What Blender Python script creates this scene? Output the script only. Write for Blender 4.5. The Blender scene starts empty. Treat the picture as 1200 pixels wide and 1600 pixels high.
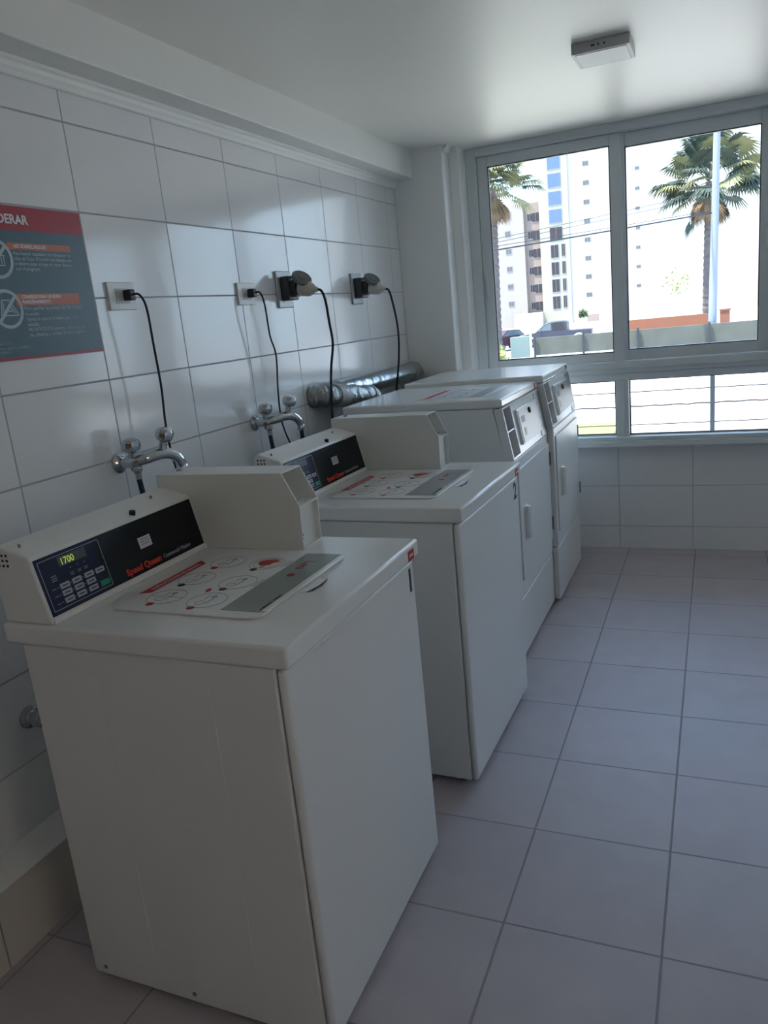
import bpy, bmesh, math, random
from mathutils import Vector, Matrix
random.seed(7)
PI = math.pi
S = bpy.context.scene
COL = S.collection

# ------------------------------------------------------------------ camera
cam_d = bpy.data.cameras.new('camera')
cam = bpy.data.objects.new('camera', cam_d); COL.objects.link(cam)
cam.location = (1.6617, -1.2237, 1.4565)
cam.rotation_euler = (1.32684, 0.09751, 0.39430)
cam_d.sensor_fit = 'VERTICAL'; cam_d.sensor_height = 24.0
cam_d.lens = 1208.36 / 1600 * 24.0
cam_d.clip_start = 0.02; cam_d.clip_end = 600
S.camera = cam

# ------------------------------------------------------------------ colour
S.view_settings.view_transform = 'Standard'
S.view_settings.look = 'None'
S.view_settings.gamma = 1.0
S.view_settings.exposure = 0.0
S.view_settings.use_curve_mapping = False
S.cycles.use_denoising = True
S.cycles.max_bounces = 12
S.cycles.diffuse_bounces = 7
S.cycles.glossy_bounces = 5
S.cycles.transparent_max_bounces = 16
S.cycles.sample_clamp_indirect = 8

# ------------------------------------------------------------------ sky and sun
world = bpy.data.worlds.new('sky'); S.world = world; world.use_nodes = True
wt = world.node_tree; wt.nodes.clear()
w_out = wt.nodes.new('ShaderNodeOutputWorld'); w_bg = wt.nodes.new('ShaderNodeBackground')
w_tc = wt.nodes.new('ShaderNodeTexCoord'); w_sep = wt.nodes.new('ShaderNodeSeparateXYZ')
w_ramp = wt.nodes.new('ShaderNodeValToRGB')
wt.links.new(w_tc.outputs['Generated'], w_sep.inputs[0])
wt.links.new(w_sep.outputs['Z'], w_ramp.inputs[0])
w_ramp.color_ramp.elements[0].position = 0.0
w_ramp.color_ramp.elements[0].color = (0.60, 0.80, 1.0, 1)
w_ramp.color_ramp.elements[1].position = 0.75
w_ramp.color_ramp.elements[1].color = (0.30, 0.54, 1.0, 1)
wt.links.new(w_ramp.outputs[0], w_bg.inputs[0]); wt.links.new(w_bg.outputs[0], w_out.inputs[0])
w_bg.inputs[1].default_value = 4.9

sun_d = bpy.data.lights.new('sun', 'SUN'); sun_d.energy = 16.5; sun_d.angle = 0.02
sun_d.color = (1.0, 0.93, 0.80)
sun = bpy.data.objects.new('sun', sun_d); COL.objects.link(sun)
sun.rotation_euler = Vector((0.34, 0.22, -0.92)).to_track_quat('-Z', 'Y').to_euler()

# sampling portal lying in the window opening (gives no light of its own)
po_d = bpy.data.lights.new('window_portal', 'AREA'); po_d.shape = 'RECTANGLE'
po_d.size = 2.50; po_d.size_y = 1.66; po_d.cycles.is_portal = True
po = bpy.data.objects.new('window_portal', po_d); COL.objects.link(po)
po.location = (1.61, 3.46, 1.46); po.rotation_euler = (-PI/2, 0, 0)

po2_d = bpy.data.lights.new('added_window_portal', 'AREA'); po2_d.shape = 'RECTANGLE'
po2_d.size = 1.1; po2_d.size_y = 0.75; po2_d.cycles.is_portal = True
po2 = bpy.data.objects.new('added_window_portal', po2_d); COL.objects.link(po2)
po2.location = (3.08, -1.20, 1.55); po2.rotation_euler = (0, PI/2, 0)

# ================================================================== helpers
def mat(name, col, rough=0.5, metal=0.0, spec=0.5, emit=None, es=0.0, bump=None, var=0.0, vscale=6.0, coat=0.0):
    m = bpy.data.materials.new(name); m.use_nodes = True
    n = m.node_tree.nodes; b = n['Principled BSDF']
    b.inputs['Base Color'].default_value = (*col, 1); b.inputs['Roughness'].default_value = rough
    b.inputs['Metallic'].default_value = metal
    b.inputs['Specular IOR Level'].default_value = spec
    if coat: b.inputs['Coat Weight'].default_value = coat; b.inputs['Coat Roughness'].default_value = 0.08
    if emit: b.inputs['Emission Color'].default_value = (*emit, 1); b.inputs['Emission Strength'].default_value = es
    L = m.node_tree.links
    if var or bump:
        tc = n.new('ShaderNodeTexCoord'); nz = n.new('ShaderNodeTexNoise')
        nz.inputs['Scale'].default_value = vscale; nz.inputs['Detail'].default_value = 5
        L.new(tc.outputs['Object'], nz.inputs['Vector'])
        if var:
            mx = n.new('ShaderNodeMix'); mx.data_type = 'RGBA'
            mx.inputs[6].default_value = (*[c*(1-var) for c in col], 1)
            mx.inputs[7].default_value = (*[min(1, c*(1+var)) for c in col], 1)
            L.new(nz.outputs['Fac'], mx.inputs[0]); L.new(mx.outputs[2], b.inputs['Base Color'])
        if bump:
            bp = n.new('ShaderNodeBump'); bp.inputs['Strength'].default_value = bump[0]; bp.inputs['Distance'].default_value = bump[1]
            L.new(nz.outputs['Fac'], bp.inputs['Height']); L.new(bp.outputs[0], b.inputs['Normal'])
    return m

def tile_mat(name, a1, a2, o1, o2, s1, s2, gw, tile, grout, rough, grough=0.8, tone=0.03, wav=0.0006, mott=0.04, spec=0.5, tilt=0.0):
    """tiles laid on the two object axes a1, a2 with origin o, pitch s and joint gw"""
    m = bpy.data.materials.new(name); m.use_nodes = True
    n = m.node_tree.nodes; L = m.node_tree.links; b = n['Principled BSDF']
    tc = n.new('ShaderNodeTexCoord'); sp = n.new('ShaderNodeSeparateXYZ'); L.new(tc.outputs['Object'], sp.inputs[0])
    def mth(op, a, bb=None):
        q = n.new('ShaderNodeMath'); q.operation = op
        for i, v in enumerate((a, bb)):
            if v is None: continue
            if isinstance(v, (int, float)): q.inputs[i].default_value = v
            else: L.new(v, q.inputs[i])
        return q.outputs[0]
    ms = []; cells = []; fracs = []
    for ax, o, s in ((a1, o1, s1), (a2, o2, s2)):
        t = mth('DIVIDE', mth('SUBTRACT', sp.outputs[ax], o), s)
        cells.append(mth('FLOOR', t))
        fr_ = mth('SUBTRACT', mth('FRACT', t), 0.5); fracs.append(fr_); d = mth('ABSOLUTE', fr_)       # 0.5 at a joint
        dist = mth('MULTIPLY', mth('SUBTRACT', 0.5, d), s)                # metres from joint
        mr = n.new('ShaderNodeMapRange'); mr.inputs[1].default_value = gw*0.5; mr.inputs[2].default_value = gw*0.5+0.0012
        L.new(dist, mr.inputs[0]); ms.append(mr.outputs[0])
    mask = mth('MINIMUM', ms[0], ms[1])                                    # 1 on tile, 0 in joint
    wn = n.new('ShaderNodeTexWhiteNoise'); wn.noise_dimensions = '2D'
    cx = n.new('ShaderNodeCombineXYZ'); L.new(cells[0], cx.inputs[0]); L.new(cells[1], cx.inputs[1]); L.new(cx.outputs[0], wn.inputs['Vector'])
    nz = n.new('ShaderNodeTexNoise'); nz.inputs['Scale'].default_value = 9; nz.inputs['Detail'].default_value = 6
    L.new(tc.outputs['Object'], nz.inputs['Vector'])
    f = mth('ADD', mth('MULTIPLY', mth('SUBTRACT', wn.outputs['Value'], 0.5), tone*2), mth('MULTIPLY', mth('SUBTRACT', nz.outputs['Fac'], 0.5), mott*2))
    f = mth('ADD', f, 1.0)
    vm = n.new('ShaderNodeVectorMath'); vm.operation = 'SCALE'; vm.inputs[0].default_value = tile; L.new(f, vm.inputs['Scale'])
    mx = n.new('ShaderNodeMix'); mx.data_type = 'RGBA'; mx.inputs[6].default_value = (*grout, 1)
    L.new(mask, mx.inputs[0]); L.new(vm.outputs[0], mx.inputs[7]); L.new(mx.outputs[2], b.inputs['Base Color'])
    mr = n.new('ShaderNodeMapRange'); mr.inputs[3].default_value = grough; mr.inputs[4].default_value = rough
    L.new(mask, mr.inputs[0]); L.new(mr.outputs[0], b.inputs['Roughness'])
    b.inputs['Specular IOR Level'].default_value = spec
    n2 = n.new('ShaderNodeTexNoise'); n2.inputs['Scale'].default_value = 5; n2.inputs['Detail'].default_value = 2
    L.new(tc.outputs['Object'], n2.inputs['Vector'])
    h = mth('ADD', mth('MULTIPLY', mask, 0.0010), mth('MULTIPLY', n2.outputs['Fac'], wav))
    if tilt:
        w2_ = n.new('ShaderNodeSeparateColor'); L.new(wn.outputs['Color'], w2_.inputs[0])
        h = mth('ADD', h, mth('MULTIPLY', mth('MULTIPLY', mth('SUBTRACT', w2_.outputs[0], 0.5), fracs[0]), tilt))
        h = mth('ADD', h, mth('MULTIPLY', mth('MULTIPLY', mth('SUBTRACT', w2_.outputs[1], 0.5), fracs[1]), tilt))
    bp = n.new('ShaderNodeBump'); bp.inputs['Strength'].default_value = 1.0; bp.inputs['Distance'].default_value = 1.0
    L.new(h, bp.inputs['Height']); L.new(bp.outputs[0], b.inputs['Normal'])
    return m

class MB:
    def __init__(s): s.bm = bmesh.new()
    def box(s, x0, x1, y0, y1, z0, z1):
        v = [s.bm.verts.new(p) for p in ((x0,y0,z0),(x1,y0,z0),(x1,y1,z0),(x0,y1,z0),(x0,y0,z1),(x1,y0,z1),(x1,y1,z1),(x0,y1,z1))]
        for f in ((3,2,1,0),(4,5,6,7),(0,1,5,4),(1,2,6,5),(2,3,7,6),(3,0,4,7)): s.bm.faces.new([v[i] for i in f])
        return s
    def prism(s, prof, y0, y1, axis='y'):
        """closed profile of (a,b) pairs extruded along an axis; y: (x,z)  x: (y,z)  z: (x,y)"""
        P = {'y': lambda a,b,t: (a,t,b), 'x': lambda a,b,t: (t,a,b), 'z': lambda a,b,t: (a,b,t)}[axis]
        A = [s.bm.verts.new(P(a,b,y0)) for a,b in prof]; B = [s.bm.verts.new(P(a,b,y1)) for a,b in prof]
        n = len(prof); fs = [s.bm.faces.new(A), s.bm.faces.new(B[::-1])]
        for i in range(n): fs.append(s.bm.faces.new([A[i], B[i], B[(i+1)%n], A[(i+1)%n]]))
        bmesh.ops.recalc_face_normals(s.bm, faces=fs)
        return s
    def lathe(s, prof, c=(0,0,0), axis=(0,0,1), seg=24):
        """profile (r, h) about an axis through c"""
        q = Vector((0,0,1)).rotation_difference(Vector(axis).normalized()); c = Vector(c)
        rings = []
        for r, h in prof:
            rings.append([s.bm.verts.new(c + q @ Vector((r*math.cos(2*PI*k/seg), r*math.sin(2*PI*k/seg), h))) for k in range(seg)])
        fs = []
        for a, b in zip(rings, rings[1:]):
            for k in range(seg): fs.append(s.bm.faces.new([a[k], a[(k+1)%seg], b[(k+1)%seg], b[k]]))
        fs.append(s.bm.faces.new(rings[0][::-1])); fs.append(s.bm.faces.new(rings[-1]))
        return s
    def cyl(s, a, b, r, seg=16, r2=None):
        a = Vector(a); b = Vector(b)
        return s.lathe([(r, 0), (r if r2 is None else r2, (b-a).length)], a, b-a, seg)
    def tube(s, pts, rad, seg=10, sub=6):
        """smooth tube through points (Catmull-Rom); rad a number or a function of t in 0..1"""
        P = [Vector(p) for p in pts]; C = []
        if sub > 1 and len(P) > 2:
            Q = [P[0]*2-P[1]] + P + [P[-1]*2-P[-2]]
            for i in range(1, len(Q)-2):
                for k in range(sub):
                    t = k/sub; p0,p1,p2,p3 = Q[i-1:i+3]
                    C.append(0.5*((2*p1)+(p2-p0)*t+(2*p0-5*p1+4*p2-p3)*t*t+(3*p1-p0-3*p2+p3)*t**3))
            C.append(P[-1])
        else: C = P
        up = Vector((0.3,0.5,0.8)); rings = []
        N = len(C)
        for i, c in enumerate(C):
            d = (C[min(i+1,N-1)] - C[max(i-1,0)]).normalized()
            u = (up - d*up.dot(d)).normalized(); up = u; v = d.cross(u)
            r = rad(i/(N-1)) if callable(rad) else rad
            rings.append([s.bm.verts.new(c + u*r*math.cos(2*PI*k/seg) + v*r*math.sin(2*PI*k/seg)) for k in range(seg)])
        for a, b in zip(rings, rings[1:]):
            for k in range(seg): s.bm.faces.new([a[k], a[(k+1)%seg], b[(k+1)%seg], b[k]])
        s.bm.faces.new(rings[0][::-1]); s.bm.faces.new(rings[-1])
        return s
    def ring(s, c, ro, ri, h, axis=(0,0,1), seg=28):
        q = Vector((0,0,1)).rotation_difference(Vector(axis).normalized()); c = Vector(c)
        R = []
        for r, z in ((ro,0),(ro,h),(ri,h),(ri,0)):
            R.append([s.bm.verts.new(c + q @ Vector((r*math.cos(2*PI*k/seg), r*math.sin(2*PI*k/seg), z))) for k in range(seg)])
        for i in range(4):
            a, b = R[i], R[(i+1)%4]
            for k in range(seg): s.bm.faces.new([a[k], a[(k+1)%seg], b[(k+1)%seg], b[k]])
        return s
    def ball(s, c, r, sx=1, sy=1, sz=1, seg=16):
        bmesh.ops.create_uvsphere(s.bm, u_segments=seg, v_segments=seg//2, radius=r, matrix=Matrix.Translation(c) @ Matrix.Diagonal((sx,sy,sz,1)))
        return s
    def xf(s, M):
        bmesh.ops.transform(s.bm, matrix=M, verts=s.bm.verts); return s
    def build(s, name, m, parent=None, bevel=0, seg=2, smooth=False, ang=35):
        me = bpy.data.meshes.new(name); s.bm.normal_update(); s.bm.to_mesh(me); s.bm.free()
        o = bpy.data.objects.new(name, me); COL.objects.link(o); me.materials.append(m)
        if parent: o.parent = parent
        if bevel:
            md = o.modifiers.new('bevel', 'BEVEL'); md.width = bevel; md.segments = seg; md.limit_method = 'ANGLE'; md.angle_limit = math.radians(30)
        if smooth or bevel:
            for p in me.polygons: p.use_smooth = True
            me.set_sharp_from_angle(angle=math.radians(ang))
        return o

def thing(name, label, cat, loc=(0,0,0), rotz=0, group=None):
    o = bpy.data.objects.new(name, None); COL.objects.link(o); o.empty_display_size = 0.05
    o.location = loc; o.rotation_euler = (0, 0, rotz); tag(o, label, cat, group); return o
def tag(o, label, cat, group=None, kind=None):
    o['label'] = label; o['category'] = cat
    if group: o['group'] = group
    if kind: o['kind'] = kind
    return o
def struct(o): o['kind'] = 'structure'; return o
def copy_tree(o, parent=None):
    c = o.copy(); COL.objects.link(c)
    if parent: c.parent = parent
    for ch in list(o.children): copy_tree(ch, c)
    return c

def text(name, body, size, m, parent, M, depth=0.0004, align='LEFT', sx=1.0, squeeze=1.0, fit=None, bold=0.0):
    cu = bpy.data.curves.new(name, 'FONT'); cu.body = body; cu.size = size; cu.extrude = depth
    cu.align_x = align; cu.resolution_u = 3; cu.space_character = squeeze; cu.offset = bold
    t = bpy.data.objects.new('tmp', cu); COL.objects.link(t)
    dg = bpy.context.evaluated_depsgraph_get(); dg.update()
    me = bpy.data.meshes.new_from_object(t.evaluated_get(dg)); me.name = name
    bpy.data.objects.remove(t); bpy.data.curves.remove(cu)
    if fit:
        xs = [v.co.x for v in me.vertices]; sx = fit/(max(xs)-min(xs))
    me.transform(M @ Matrix.Diagonal((sx,1,1,1))); me.materials.clear(); me.materials.append(m)
    o = bpy.data.objects.new(name, me); COL.objects.link(o)
    if parent: o.parent = parent
    return o
def frame(origin, ex, ey):
    """matrix whose local x runs along ex, y along ey (text plane), placed at origin"""
    ex = Vector(ex).normalized(); ey = Vector(ey).normalized(); ez = ex.cross(ey)
    M = Matrix.Identity(4)
    for i in range(3): M[i][0] = ex[i]; M[i][1] = ey[i]; M[i][2] = ez[i]; M[i][3] = origin[i]
    return M

# ================================================================== materials
M_tile_left = tile_mat('glazed_wall_tile', 'Y', 'Z', 0.2161, 1.1273-0.2354*6, 0.3908, 0.2354, 0.0035, (0.79,0.79,0.79), (0.42,0.43,0.45), 0.13, tone=0.012, mott=0.01, wav=0.0014, tilt=0.008)
M_tile_win = tile_mat('glazed_tile_under_window', 'X', 'Z', 1.1371, 0.378-0.2435*3, 0.4045, 0.2435, 0.003, (0.78,0.78,0.77), (0.52,0.53,0.55), 0.16, tone=0.012, mott=0.01, wav=0.0012)
M_floor = tile_mat('porcelain_floor_tile', 'X', 'Y', 1.1891-0.3650*6, 0.3086-0.3682*12, 0.3650, 0.3682, 0.004, (0.51,0.455,0.475), (0.33,0.30,0.32), 0.48, tone=0.035, mott=0.11, wav=0.0004, spec=0.4)
M_paint = mat('wall_paint', (0.87,0.87,0.85), 0.55, var=0.02, vscale=3, bump=(0.15,0.002))
M_ceil = mat('ceiling_paint', (0.86,0.84,0.77), 0.42, var=0.015, vscale=2, bump=(0.1,0.004))
M_beam = mat('beam_paint', (0.82,0.82,0.78), 0.5, var=0.015, vscale=2)
M_ledge = mat('ledge_plaster', (0.78,0.77,0.73), 0.6, var=0.05, vscale=8)
M_ledge_tile = tile_mat('ledge_tile', 'Y', 'Z', 0.2161, -0.2, 0.3908, 0.6, 0.0035, (0.72,0.66,0.58), (0.4,0.38,0.35), 0.3, tone=0.02)
M_alu = mat('window_aluminium', (0.66,0.70,0.71), 0.42, metal=0.0, spec=0.5)
M_gasket = mat('black_gasket', (0.02,0.02,0.022), 0.5)
M_white = mat('white_enamel', (0.80,0.80,0.78), 0.16, spec=0.5, var=0.01, vscale=5, bump=(0.04,0.004))
M_white2 = mat('white_enamel_side', (0.78,0.78,0.76), 0.32, spec=0.5, var=0.015, vscale=4, bump=(0.05,0.004))
M_panelw = mat('white_console_plastic', (0.78,0.78,0.75), 0.35)
M_meter = mat('coin_box_paint', (0.74,0.74,0.70), 0.38, var=0.01)
M_black = mat('console_black', (0.006,0.007,0.010), 0.30, spec=0.3)
M_navy = mat('console_navy', (0.008,0.011,0.045), 0.30, spec=0.3)
M_line = mat('silver_print', (0.42,0.44,0.50), 0.5)
M_red = mat('red_print', (0.45,0.020,0.014), 0.45)
M_orange_red = mat('logo_red_orange', (0.75,0.05,0.02), 0.4)
M_key = mat('key_grey', (0.42,0.42,0.48), 0.5)
M_green = mat('key_green', (0.02,0.30,0.16), 0.45)
M_lcdg = mat('lcd_window', (0.07,0.08,0.09), 0.3)
M_digit = mat('lcd_digits', (0.5,0.7,0.05), 0.4, emit=(0.62,0.85,0.08), es=0.38)
M_grey_strip = mat('grey_green_strip', (0.25,0.29,0.26), 0.3)
M_silver_strip = mat('silver_strip', (0.30,0.31,0.31), 0.28)
M_ink = mat('black_ink', (0.02,0.02,0.025), 0.5)
M_greyink = mat('grey_ink', (0.30,0.30,0.31), 0.5)
M_whiteink = mat('white_ink', (0.75,0.75,0.75), 0.5)
M_sticker = mat('white_sticker', (0.62,0.62,0.62), 0.4)
M_chrome = mat('chrome', (0.58,0.60,0.62), 0.10, metal=1.0)
M_steel = mat('brushed_steel', (0.30,0.29,0.28), 0.36, metal=0.85, var=0.1, vscale=30)
M_darkmetal = mat('dark_metal', (0.10,0.10,0.12), 0.4, metal=0.4)
M_slot_shade = mat('slot_shade_grey', (0.10,0.11,0.12), 0.5)
M_rubber = mat('black_rubber', (0.012,0.013,0.018), 0.45)
M_hose = mat('dark_hose', (0.03,0.04,0.055), 0.5)
M_outlet = mat('outlet_white', (0.70,0.69,0.65), 0.3)
M_outlet_in = mat('outlet_insert', (0.52,0.52,0.50), 0.4)
M_ivory = mat('ivory_plug', (0.55,0.52,0.44), 0.4)
M_lidgrey = mat('grey_socket_lid', (0.13,0.14,0.14), 0.35)
M_bodygrey = mat('dark_socket_body', (0.035,0.037,0.04), 0.4)
M_plate = mat('grey_socket_plate', (0.44,0.47,0.47), 0.22)
M_foil = mat('foil_duct', (0.50,0.55,0.58), 0.22, metal=1.0, var=0.1, vscale=18, bump=(0.5,0.006))
M_foil2 = mat('crumpled_foil', (0.42,0.44,0.43), 0.28, metal=0.9, var=0.35, vscale=38, bump=(1.0,0.012))
M_tape = mat('duct_tape', (0.42,0.43,0.41), 0.45)
M_poster_red = mat('poster_red', (0.36,0.022,0.035), 0.32, spec=0.4)
M_poster_teal = mat('poster_teal', (0.070,0.128,0.162), 0.32, spec=0.4, var=0.03, vscale=5)
M_poster_orange = mat('poster_orange', (0.50,0.14,0.06), 0.4)
M_poster_pale = mat('poster_pale_print', (0.42,0.52,0.56), 0.5)
M_poster_edge = mat('poster_edge', (0.50,0.36,0.40), 0.4)
M_diff = mat('lamp_diffuser', (0.78,0.78,0.74), 0.5)
M_lampcase = mat('lamp_case', (0.52,0.52,0.50), 0.45)

def glass_mat():
    m = bpy.data.materials.new('window_glass'); m.use_nodes = True
    n = m.node_tree.nodes; L = m.node_tree.links; n.clear()
    o = n.new('ShaderNodeOutputMaterial'); mx = n.new('ShaderNodeMixShader'); t = n.new('ShaderNodeBsdfTransparent'); g = n.new('ShaderNodeBsdfGlossy')
    f = n.new('ShaderNodeFresnel'); f.inputs[0].default_value = 1.35
    t.inputs[0].default_value = (0.97,0.985,0.98,1); g.inputs['Roughness'].default_value = 0.02
    L.new(f.outputs[0], mx.inputs[0]); L.new(t.outputs[0], mx.inputs[1]); L.new(g.outputs[0], mx.inputs[2]); L.new(mx.outputs[0], o.inputs[0])
    return m
M_glass = glass_mat()

# ================================================================== room shell
HC = 2.332; YW = 3.375; XR = 2.95; W3A = -1.60; W3B = -0.80; YB = -2.7; T = 0.16
struct(MB().box(-T, XR+T, YB-T, YW+0.02, -0.12, 0).build('floor', M_floor))
struct(MB().box(-T, XR+T, YB-T, YW+T, HC, HC+0.15).build('ceiling', M_ceil))
struct(MB().box(-T, 0, YB-T, YW+T, 0, HC).build('wall_left', M_tile_left))
struct(MB().box(XR, XR+T, YB-T, W3A, 0, HC).box(XR, XR+T, W3B, YW+T, 0, HC).box(XR, XR+T, W3A, W3B, 0, 1.0).box(XR, XR+T, W3A, W3B, 2.1, HC).build('wall_right', M_paint))
wb = MB(); wb.box(0, 0.15, YB-T, YB, 0, HC); wb.box(0.15, 0.95, YB-T, YB, 2.05, HC); wb.box(0.95, XR, YB-T, YB, 0, HC)
struct(wb.build('wall_back', M_paint))
M_added_door = mat('added_door_wood', (0.34,0.15,0.07), 0.45, var=0.15, vscale=7)  # unseen brown door, added for its warm bounce light
dr = struct(MB().box(0.15, 0.95, YB-0.10, YB-0.05, 0, 2.05).build('added_door_1', M_added_door))
dh = MB().box(0.20, 0.23, YB-0.05, YB-0.02, 1.00, 1.03); dh.box(0.20, 0.32, YB-0.025, YB-0.008, 1.005, 1.025); dh.build('door_handle', M_chrome, dr, bevel=0.003)
# beam and its cornice
struct(MB().box(0, 0.117, YB, 3.085, 2.192, HC+0.02).build('trim_1', M_beam, bevel=0.004))
cor = MB().prism([(0,2.192),(0.030,2.192),(0.030,2.184),(0.022,2.178),(0.020,2.168),(0.012,2.160),(0.010,2.150),(0,2.148)], YB, 3.085)
struct(cor.build('trim_2', M_beam, bevel=0.0015))
# corner column and the return beside the window
struct(MB().box(0, 0.292, 3.085, YW, 0, HC+0.02).build('wall_column', M_paint, bevel=0.006))
struct(MB().box(0.292, 0.350, 3.20, YW, 0, HC+0.02).build('trim_3', M_paint, bevel=0.004))
cap = MB().prism([(0.292,HC),(0.292,HC-0.035),(0.302,HC-0.030),(0.318,HC-0.012),(0.322,HC)], 3.10, 3.20)
cap.prism([(3.20,HC),(3.20,HC-0.03),(3.185,HC-0.026),(3.172,HC-0.010),(3.170,HC)], 0.322, 0.350, 'x')
struct(cap.build('trim_4', M_beam))
# wall under the window
struct(MB().box(0.292, XR, YW, YW+T, 0, 0.618).build('wall_window', M_tile_win))
struct(MB().box(2.88, XR, YW-0.01, YW+T, 0.618, HC).build('wall_window_side', M_paint))
# tiled ledge along the left wall
struct(MB().prism([(0,0),(0.070,0),(0.070,0.197),(0,0.197)], YB, 3.085).build('trim_5', M_ledge_tile))
struct(MB().prism([(0,0.1975),(0.072,0.1975),(0.072,0.203),(0.006,0.240),(0,0.240)], YB, 3.085).build('trim_6', M_ledge, bevel=0.002))

# ================================================================== window
win = struct(MB().box(0.350, 0.408, 3.33, 3.44, 0.66, HC).box(1.935, 2.00, 3.33, 3.44, 0.66, HC)
             .box(0.408, 1.935, 3.33, 3.44, 2.285, HC).box(0.408, 1.935, 3.335, 3.44, 1.035, 1.098)
             .box(0.408, 1.935, 3.345, 3.44, 0.995, 1.035)
             .box(0.350, 2.00, 3.325, 3.44, 0.655, 0.676).box(1.135, 1.205, 3.345, 3.44, 0.676, 0.995)
             .build('window_1', M_alu, bevel=0.003))
MB().box(0.408, 0.455, 3.350, 3.43, 0.676, 0.995).box(1.170-0.012, 1.170+0.012, 3.338, 3.345, 0.676, 0.995)\
    .box(0.408,1.935,3.326,3.335,1.060,1.066).build('frame_moulding', M_alu, win, bevel=0.002)
sl = MB().box(0.30, XR, 3.300, YW+0.02, 0.622, 0.640).box(0.30, XR, 3.312, YW+0.04, 0.640, 0.655)
sl.build('window_sill', M_alu, win, bevel=0.003)
def sash(x0, x1, z0, z1, gx0, gx1, gz0, gz1, y0, y1, nm):
    f = MB()
    f.box(x0, gx0, y0, y1, z0, z1); f.box(gx1, x1, y0, y1, z0, z1)
    f.box(gx0, gx1, y0, y1, z0, gz0); f.box(gx0, gx1, y0, y1, gz1, z1)
    o = f.build(nm, M_alu, win, bevel=0.003)
    g = MB(); ym = (y0+y1)/2; e = 0.005
    g.box(gx0, gx0+e, y0+0.004, y1-0.004, gz0, gz1); g.box(gx1-e, gx1, y0+0.004, y1-0.004, gz0, gz1)
    g.box(gx0+e, gx1-e, y0+0.004, y1-0.004, gz0, gz0+e); g.box(gx0+e, gx1-e, y0+0.004, y1-0.004, gz1-e, gz1)
    g.build('gasket', M_gasket, o)
    MB().box(gx0+0.001, gx1-0.001, ym-0.002, ym+0.002, gz0+0.001, gz1-0.001).build('pane', M_glass, o)
    return o
added_win3 = struct(MB().box(XR+0.03, XR+0.10, W3A, W3A+0.05, 1.0, 2.1).box(XR+0.03, XR+0.10, W3B-0.05, W3B, 1.0, 2.1).box(XR+0.03, XR+0.10, W3A+0.05, W3B-0.05, 1.0, 1.05)
              .box(XR+0.03, XR+0.10, W3A+0.05, W3B-0.05, 2.05, 2.1).build('added_window_3', M_alu, bevel=0.003))  # unseen side window, added to brighten the near end of the room
MB().box(XR+0.06, XR+0.065, W3A+0.05, W3B-0.05, 1.05, 2.05).build('pane', M_glass, added_win3)
added_win2 = struct(MB().box(2.00, 2.06, 3.33, 3.44, 0.655, HC).box(2.82, 2.88, 3.33, 3.44, 0.655, HC).box(2.06, 2.82, 3.33, 3.44, 2.25, HC)
              .box(2.06, 2.82, 3.335, 3.44, 1.0, 1.14).box(2.06, 2.82, 3.33, 3.44, 0.655, 0.70).build('added_window_2', M_alu, bevel=0.003))  # unseen extra window section, added to let in more daylight
MB().box(2.06, 2.82, 3.39, 3.395, 0.70, 1.0).box(2.06, 2.82, 3.39, 3.395, 1.14, 2.25).build('pane', M_glass, added_win2)
s1 = sash(0.409, 1.186, 1.100, 2.284, 0.468, 1.131, 1.152, 2.228, 3.352, 3.380, 'sliding_sash')
s2 = sash(1.150, 1.934, 1.100, 2.284, 1.206, 1.861, 1.158, 2.216, 3.388, 3.416, 'sliding_sash')
sash(0.455, 1.136, 0.676, 0.995, 0.470, 1.130, 0.682, 0.990, 3.385, 3.405, 'fixed_light')
sash(1.204, 1.935, 0.676, 0.995, 1.207, 1.925, 0.680, 0.992, 3.385, 3.405, 'fixed_light')
h = MB().box(0.428, 0.440, 3.342, 3.352, 1.530, 1.640)
h.tube([(0.434,3.340,1.665),(0.434,3.328,1.655),(0.434,3.325,1.60),(0.434,3.328,1.545),(0.434,3.342,1.535)], 0.005, 8)
h.build('latch_handle', M_whiteink, s1, smooth=True)
MB().box(1.890, 1.905, 3.372, 3.388, 1.60, 1.72).build('latch_handle', M_whiteink, s2, bevel=0.003)
MB().cyl((1.630,3.388,1.128),(1.630,3.374,1.128),0.013).build('vent_knob', M_outlet, s2, smooth=True)

# ================================================================== ceiling light
L0 = thing('ceiling_light', 'small square white ceiling light, the only lamp overhead', 'ceiling light', (1.28, 1.985, HC))
lc = MB().box(-0.100,0.100,-0.100,0.100,-0.036,0.0).build('casing', M_lampcase, L0, bevel=0.003)
MB().box(-0.086,0.086,-0.086,0.086,-0.0375,-0.0355).build('diffuser', M_diff, L0)
gl = MB()
for a in (-0.0875, 0.0845): gl.box(a, a+0.003, -0.0875, 0.0875, -0.0372, -0.0358); gl.box(-0.0875, 0.0875, a, a+0.003, -0.0372, -0.0358)
gl.build('diffuser_rim', M_darkmetal, L0)
vv = MB()
for x in (-0.028, -0.022, -0.006, 0.014): vv.cyl((x,-0.0995,-0.018),(x,-0.1008,-0.018),0.0035,10)
vv.build('vent_hole', M_ink, lc)

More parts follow.
